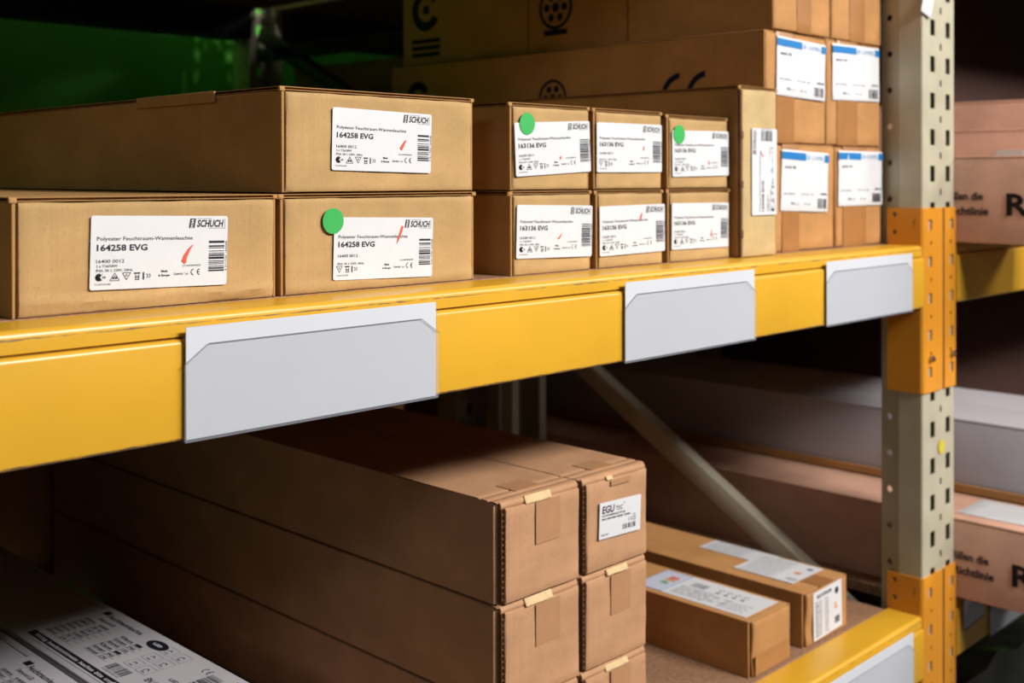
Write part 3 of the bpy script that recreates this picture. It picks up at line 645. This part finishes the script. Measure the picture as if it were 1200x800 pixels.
p.build('energy_bars', 'orange_print', l, None, False)
MB().box(.05, .098, -.0, .05, h+.0002, h+.0006).build('tape', 'tape', e)
for nm, (x0_, y0_, lw, lh, sd) in (('label', (.028, .16, .12, .103, 1)), ('label', (.082, .272, .14, .055, 2))):
    X = top_frame(x0_, y0_, h+.0006+.0005*(2-sd)); l = MB().add(slab(rect(0, lw, 0, lh), 0, .0004), X).build(nm, 'paper', e); l['label'] = 'white product label on the carton top'
    p = MB()
    for q in range(int(lh/.009)): txt(p, ('Feuchtraumleuchte LED 24 W', 'IP65 230 V 50/60 Hz 4000 K', 'Art.-Nr. 8012 640 120 CE')[(q+sd) % 3], .01, lw*.62, .006+.0085*q, .0035, False, 0, X, .0006)
    if sd == 1: p.add(flat(circ(lw*.88, lh*.8, .006, 14), .0006), X); bars(p, lw*.8, lw*.96, .012, .024, 8, False, 4, X, .0006)
    p.build('print', 'ink_grey', l, None, False)
    if sd == 1:
        p = MB(); p.add(flat(rect(lw*.78, lw*.88, lh*.45, lh*.55), .0007), X); p.build('energy_bars', 'orange_print', l, None, False)

# white cartons at lower left
def white_carton(label, x0, x1, ztop, d, y, seed):
    w = x1-x0; h = ztop-lo; e = empty('white_carton', (x0, y, lo)); tag(e, label, 'box', 'white printed cartons')
    b = MB(); b.bbox(0, w, .002, d, 0, h-.003, .002, 2); b.build('body', 'white_card', e)
    MB().bbox(.001, w-.012, 0, d, h-.0035, h, .0012, 2).build('lid', 'white_card', e)
    MB().bbox(w-.010, w+.001, .01, d, h-.006, h-.0012, .001, 2).build('side_rim', 'white_card', e)
    return e, h
def white_print(e, w, h, oy):
    X = top_frame(.014, oy, h+.0003); z = .0004      # u toward the aisle, v toward +X
    sh = MB(); sh.add(slab(rrect(0, .335, -.004, .118, .004), 0, .0003), X); l = sh.build('label', 'sheet', e); l['label'] = 'large printed data sheet label'
    p = MB(); p.add(flat(rect(.004, .26, -.001, .0115), z), X)
    txt(p, 'Feuchtraumleuchte', .03, .12, .098, .0085, True, 0, X, z); p.add(flat(rect(.012, .026, .1, .11), z), X)
    txt(p, 'Damp-proof LED', .028, .07, .086, .006, True, 0, X, z)
    for q in range(7):
        v = .022+.0088*q; txt(p, ('Spannung', 'Leistung', 'Lichtstrom', 'Farbtemp.')[q % 4], .012, .04, v, .0052, True, 0, X, z)
        txt(p, ('230 V', '50 W', '6400', '4000 K')[q % 4], .05, .075, v, .0048, True, 0, X, z); p.add(flat(rect(.012, .09, v-.002, v-.0014), z), X)
    for q in range(6):
        v = .03+.0095*q; txt(p, ('Abstrahl', 'Schutzart', 'Klasse')[q % 3], .108, .138, v, .0052, True, 0, X, z)
        txt(p, ('120', 'IP65', 'I')[q % 3], .145, .16, v, .0048, True, 0, X, z); p.add(flat(rect(.108, .168, v-.002, v-.0014), z), X)
    p.add(flat(circ(.168, .098, .022, 24, .0105), z), X)
    for i in range(3):
        for j in range(2):
            u0, v0 = .185+.03*j, .042+.024*i; stroke(p, [(u0, v0), (u0+.024, v0), (u0+.024, v0+.018), (u0, v0+.018), (u0, v0)], [.0006]*5, X, z)
            arc(p, u0+.012, v0+.008, .003, .0046, 10*i, 180+40*j, 8, X, z); p.add(flat(rect(u0+.008, u0+.016, v0+.003, v0+.0045), z), X)
    bars(p, .18, .222, .02, .036, 15, False, 12, X, z); txt(p, '4 260334 820122', .18, .222, .0155, .003, False, 0, X, z)
    txt(p, 'EN 60598', .25, .29, .035, .009, True, 0, X, z); txt(p, 'LED IP65', .27, .31, .056, .005, True, 0, X, z); bars(p, .296, .322, .06, .1, 14, True, 14, X, z); ce(p, .276, .292, .095, .106, X, z)
    p.build('print', 'ink', l, None, False)
    p = MB(); txt(p, 'Wichtig  Installationshinweise  beachten  bitte  sorgfältig', .02, .25, .0022, .006, False, 0, X, z+.0003); p.build('bar_lettering', 'paper', l, None, False); p = MB(); txt(p, 'LED', .159, .178, .096, .0045, True, 0, X, z+.0003); p.build('reversed_print', 'paper', l, None, False)
e, h = white_carton('white printed carton at lower left with a black bar and data table, right one', .634, .769, -.60, .95, 1.16, 81); white_print(e, .135, h, .375)
e, h = white_carton('white printed carton cut off by the left edge, left one', .49, .6285, -.602, .95, 1.13, 82); white_print(e, .14, h, .325)

# ---------------------------------------------------------------- right-hand bay
def plain_carton(name, label, x0, x1, y0, y1, z0, z1, mat, seed, group=None):
    e = empty(name, (x0, y0, z0)); tag(e, label, 'box', group); w, d, h = x1-x0, y1-y0, z1-z0
    b = MB(); b.bbox(0, w, .0, d, 0, h-.004, .002, 2); b.build('body', mat, e)
    MB().bbox(-.0008, w/2-.001, .001, d-.001, h-.005, h, .0015, 2).build('top_flap', mat, e); MB().bbox(w/2+.001, w+.0008, .001, d-.001, h-.005, h, .0015, 2).build('top_flap', mat, e)
    return e
def rohs(label, x0, x1, y0, z0, h, zt):
    e = plain_carton('printed_carton', label, x0, x1, y0, y0+1.5, z0, z0+h, 'card_d', 5, 'cartons printed Ro')
    X = left(-.0016, 0, 0)
    # u=-y: aisle end is at u=0
    for t_, a_, b_, v_, c_ in (('RoHS', 0, .155, 0, .0385), ('erfüllen die', -.128, -.042, .0265, .0145), ('Richtlinie', -.108, -.0325, -.001, .0145)):
        p = MB(); txt(p, t_, zt[0]+a_, zt[0]+b_, zt[1]+v_, c_, True, 0, X); p.build('lettering', 'ink_card', e, None, False)
    return e
rohs('rosy carton printed Ro on the middle right shelf, under two taller cartons', 2.142, 2.42, .66, ZB, .1615, (-.1785, .0535))
rohs('rosy carton printed Ro on the lower right shelf, paper sheet on top', 2.141, 2.45, .66, lo, .1485, (-.168, .047))
o = MB().add(soft_panel(.12, .23, .0008, .0006, .0008, 91, 8, 8), Matrix.Rotation(-math.pi/2, 4, 'X') @ Matrix.Translation((0, 0, -.23))).build('paper_sheet', 'paper', None, (2.175, .945, lo+.1503)); tag(o, 'white paper sheet lying on the lower carton printed Ro', 'paper')
plain_carton('carton', 'plain rosy carton behind the upper box printed Ro, one step taller', 2.425, 2.66, .9, 1.9, ZB, .1, 'card_d', 6)
plain_carton('carton', 'dim rosy carton farthest back on the middle right shelf, tallest', 2.665, 2.95, .9, 1.9, ZB, .175, 'card_d', 7)
o = MB().add(soft_panel(.05, .012, .002, .001, .002, 92, 5, 3), Matrix.Rotation(math.pi/2, 4, 'Z')).build('paper_strip', 'paper', None, (2.2, .83, ZB+.1615)); tag(o, 'small cream paper strip on the upper carton printed Ro', 'paper')
e = empty('flat_tray', (2.31, .7, lo+.149)); tag(e, 'shallow brown cardboard tray under the long grey carton', 'tray'); m = MB(); m.bbox(0, .36, 0, 1.5, 0, .004, .001, 1); m.bbox(0, .004, 0, 1.5, 0, .0195, .001, 1); m.bbox(.356, .36, 0, 1.5, 0, .0195, .001, 1); m.bbox(0, .36, 0, .004, 0, .0195, .001, 1); m.build('tray_body', 'card_b', e)
plain_carton('grey_carton', 'long pale grey carton on the lower right shelf behind the upright', 2.316, 2.66, .706, 2.15, lo+.1535, lo+.298, 'grey_card', 8)
e = empty('wrapped_bundle', (2.45, 1.25, -1.56)); tag(e, 'dark film-wrapped bundle in the shadow under the right-hand lower beam', 'bundle')
bm = bmesh.new(); bmesh.ops.create_cube(bm, size=1); bmesh.ops.subdivide_edges(bm, edges=list(bm.edges), cuts=14, use_grid_fill=True)
for v in bm.verts:
    p_ = Vector((v.co.x*.55, v.co.y*.6, (v.co.z+.5)*.58)); n_ = noise.noise_vector(p_*9)*.018+noise.noise_vector(p_*26)*.008; n_.z = max(n_.z, 0) if p_.z < .01 else n_.z; v.co = p_+n_
MB().add(bm_out(bm)).build('film_wrap', 'film', e)

# ---------------------------------------------------------------- dim cartons on the rear rack
def rear(label, x0, x1, y0, y1, lev, h, mat='card_b'):
    return plain_carton('storage_carton', label, x0, x1, y0, y1, ZB+lev*P+.0002, ZB+lev*P+h, mat, 3, 'dim cartons on the rear rack')
rear('large dim brown carton at the back of the middle right bay, nearer the upright', 2.17, 2.9, 2.3, 3.1, 0, .47)
rear('large dim brown carton at the back of the middle right bay, in the middle', 2.93, 3.55, 2.3, 3.1, 0, .44)
rear('tall carton coloured as shade, filling the middle right bay beyond the rosy boxes', 3.0, 4.2, 1.4, 2.04, 0, .69, 'card_shade')  # added to close off the bay, its shade painted into the board
rear('large dim brown carton at the back of the lower right bay, nearer the upright', 2.17, 2.9, 2.3, 3.1, -1, .5)
rear('large dim brown carton at the back of the lower right bay, in the middle', 2.93, 3.55, 2.3, 3.1, -1, .5)
rear('tall carton coloured as shade, filling the lower right bay beyond the grey carton', 3.0, 4.2, 1.4, 2.04, -1, .52, 'card_shade')
rear('large dim brown carton at the back of the lower left bay, behind the long stack', 1.3, 1.95, 2.3, 3.1, -1, .5)
rear('large dim brown carton at the back of the lower left bay, behind the white cartons', .62, 1.27, 2.3, 3.1, -1, .5)
rear('large dim brown carton at the back of the lower left bay, far left', -.1, .59, 2.3, 3.1, -1, .5)
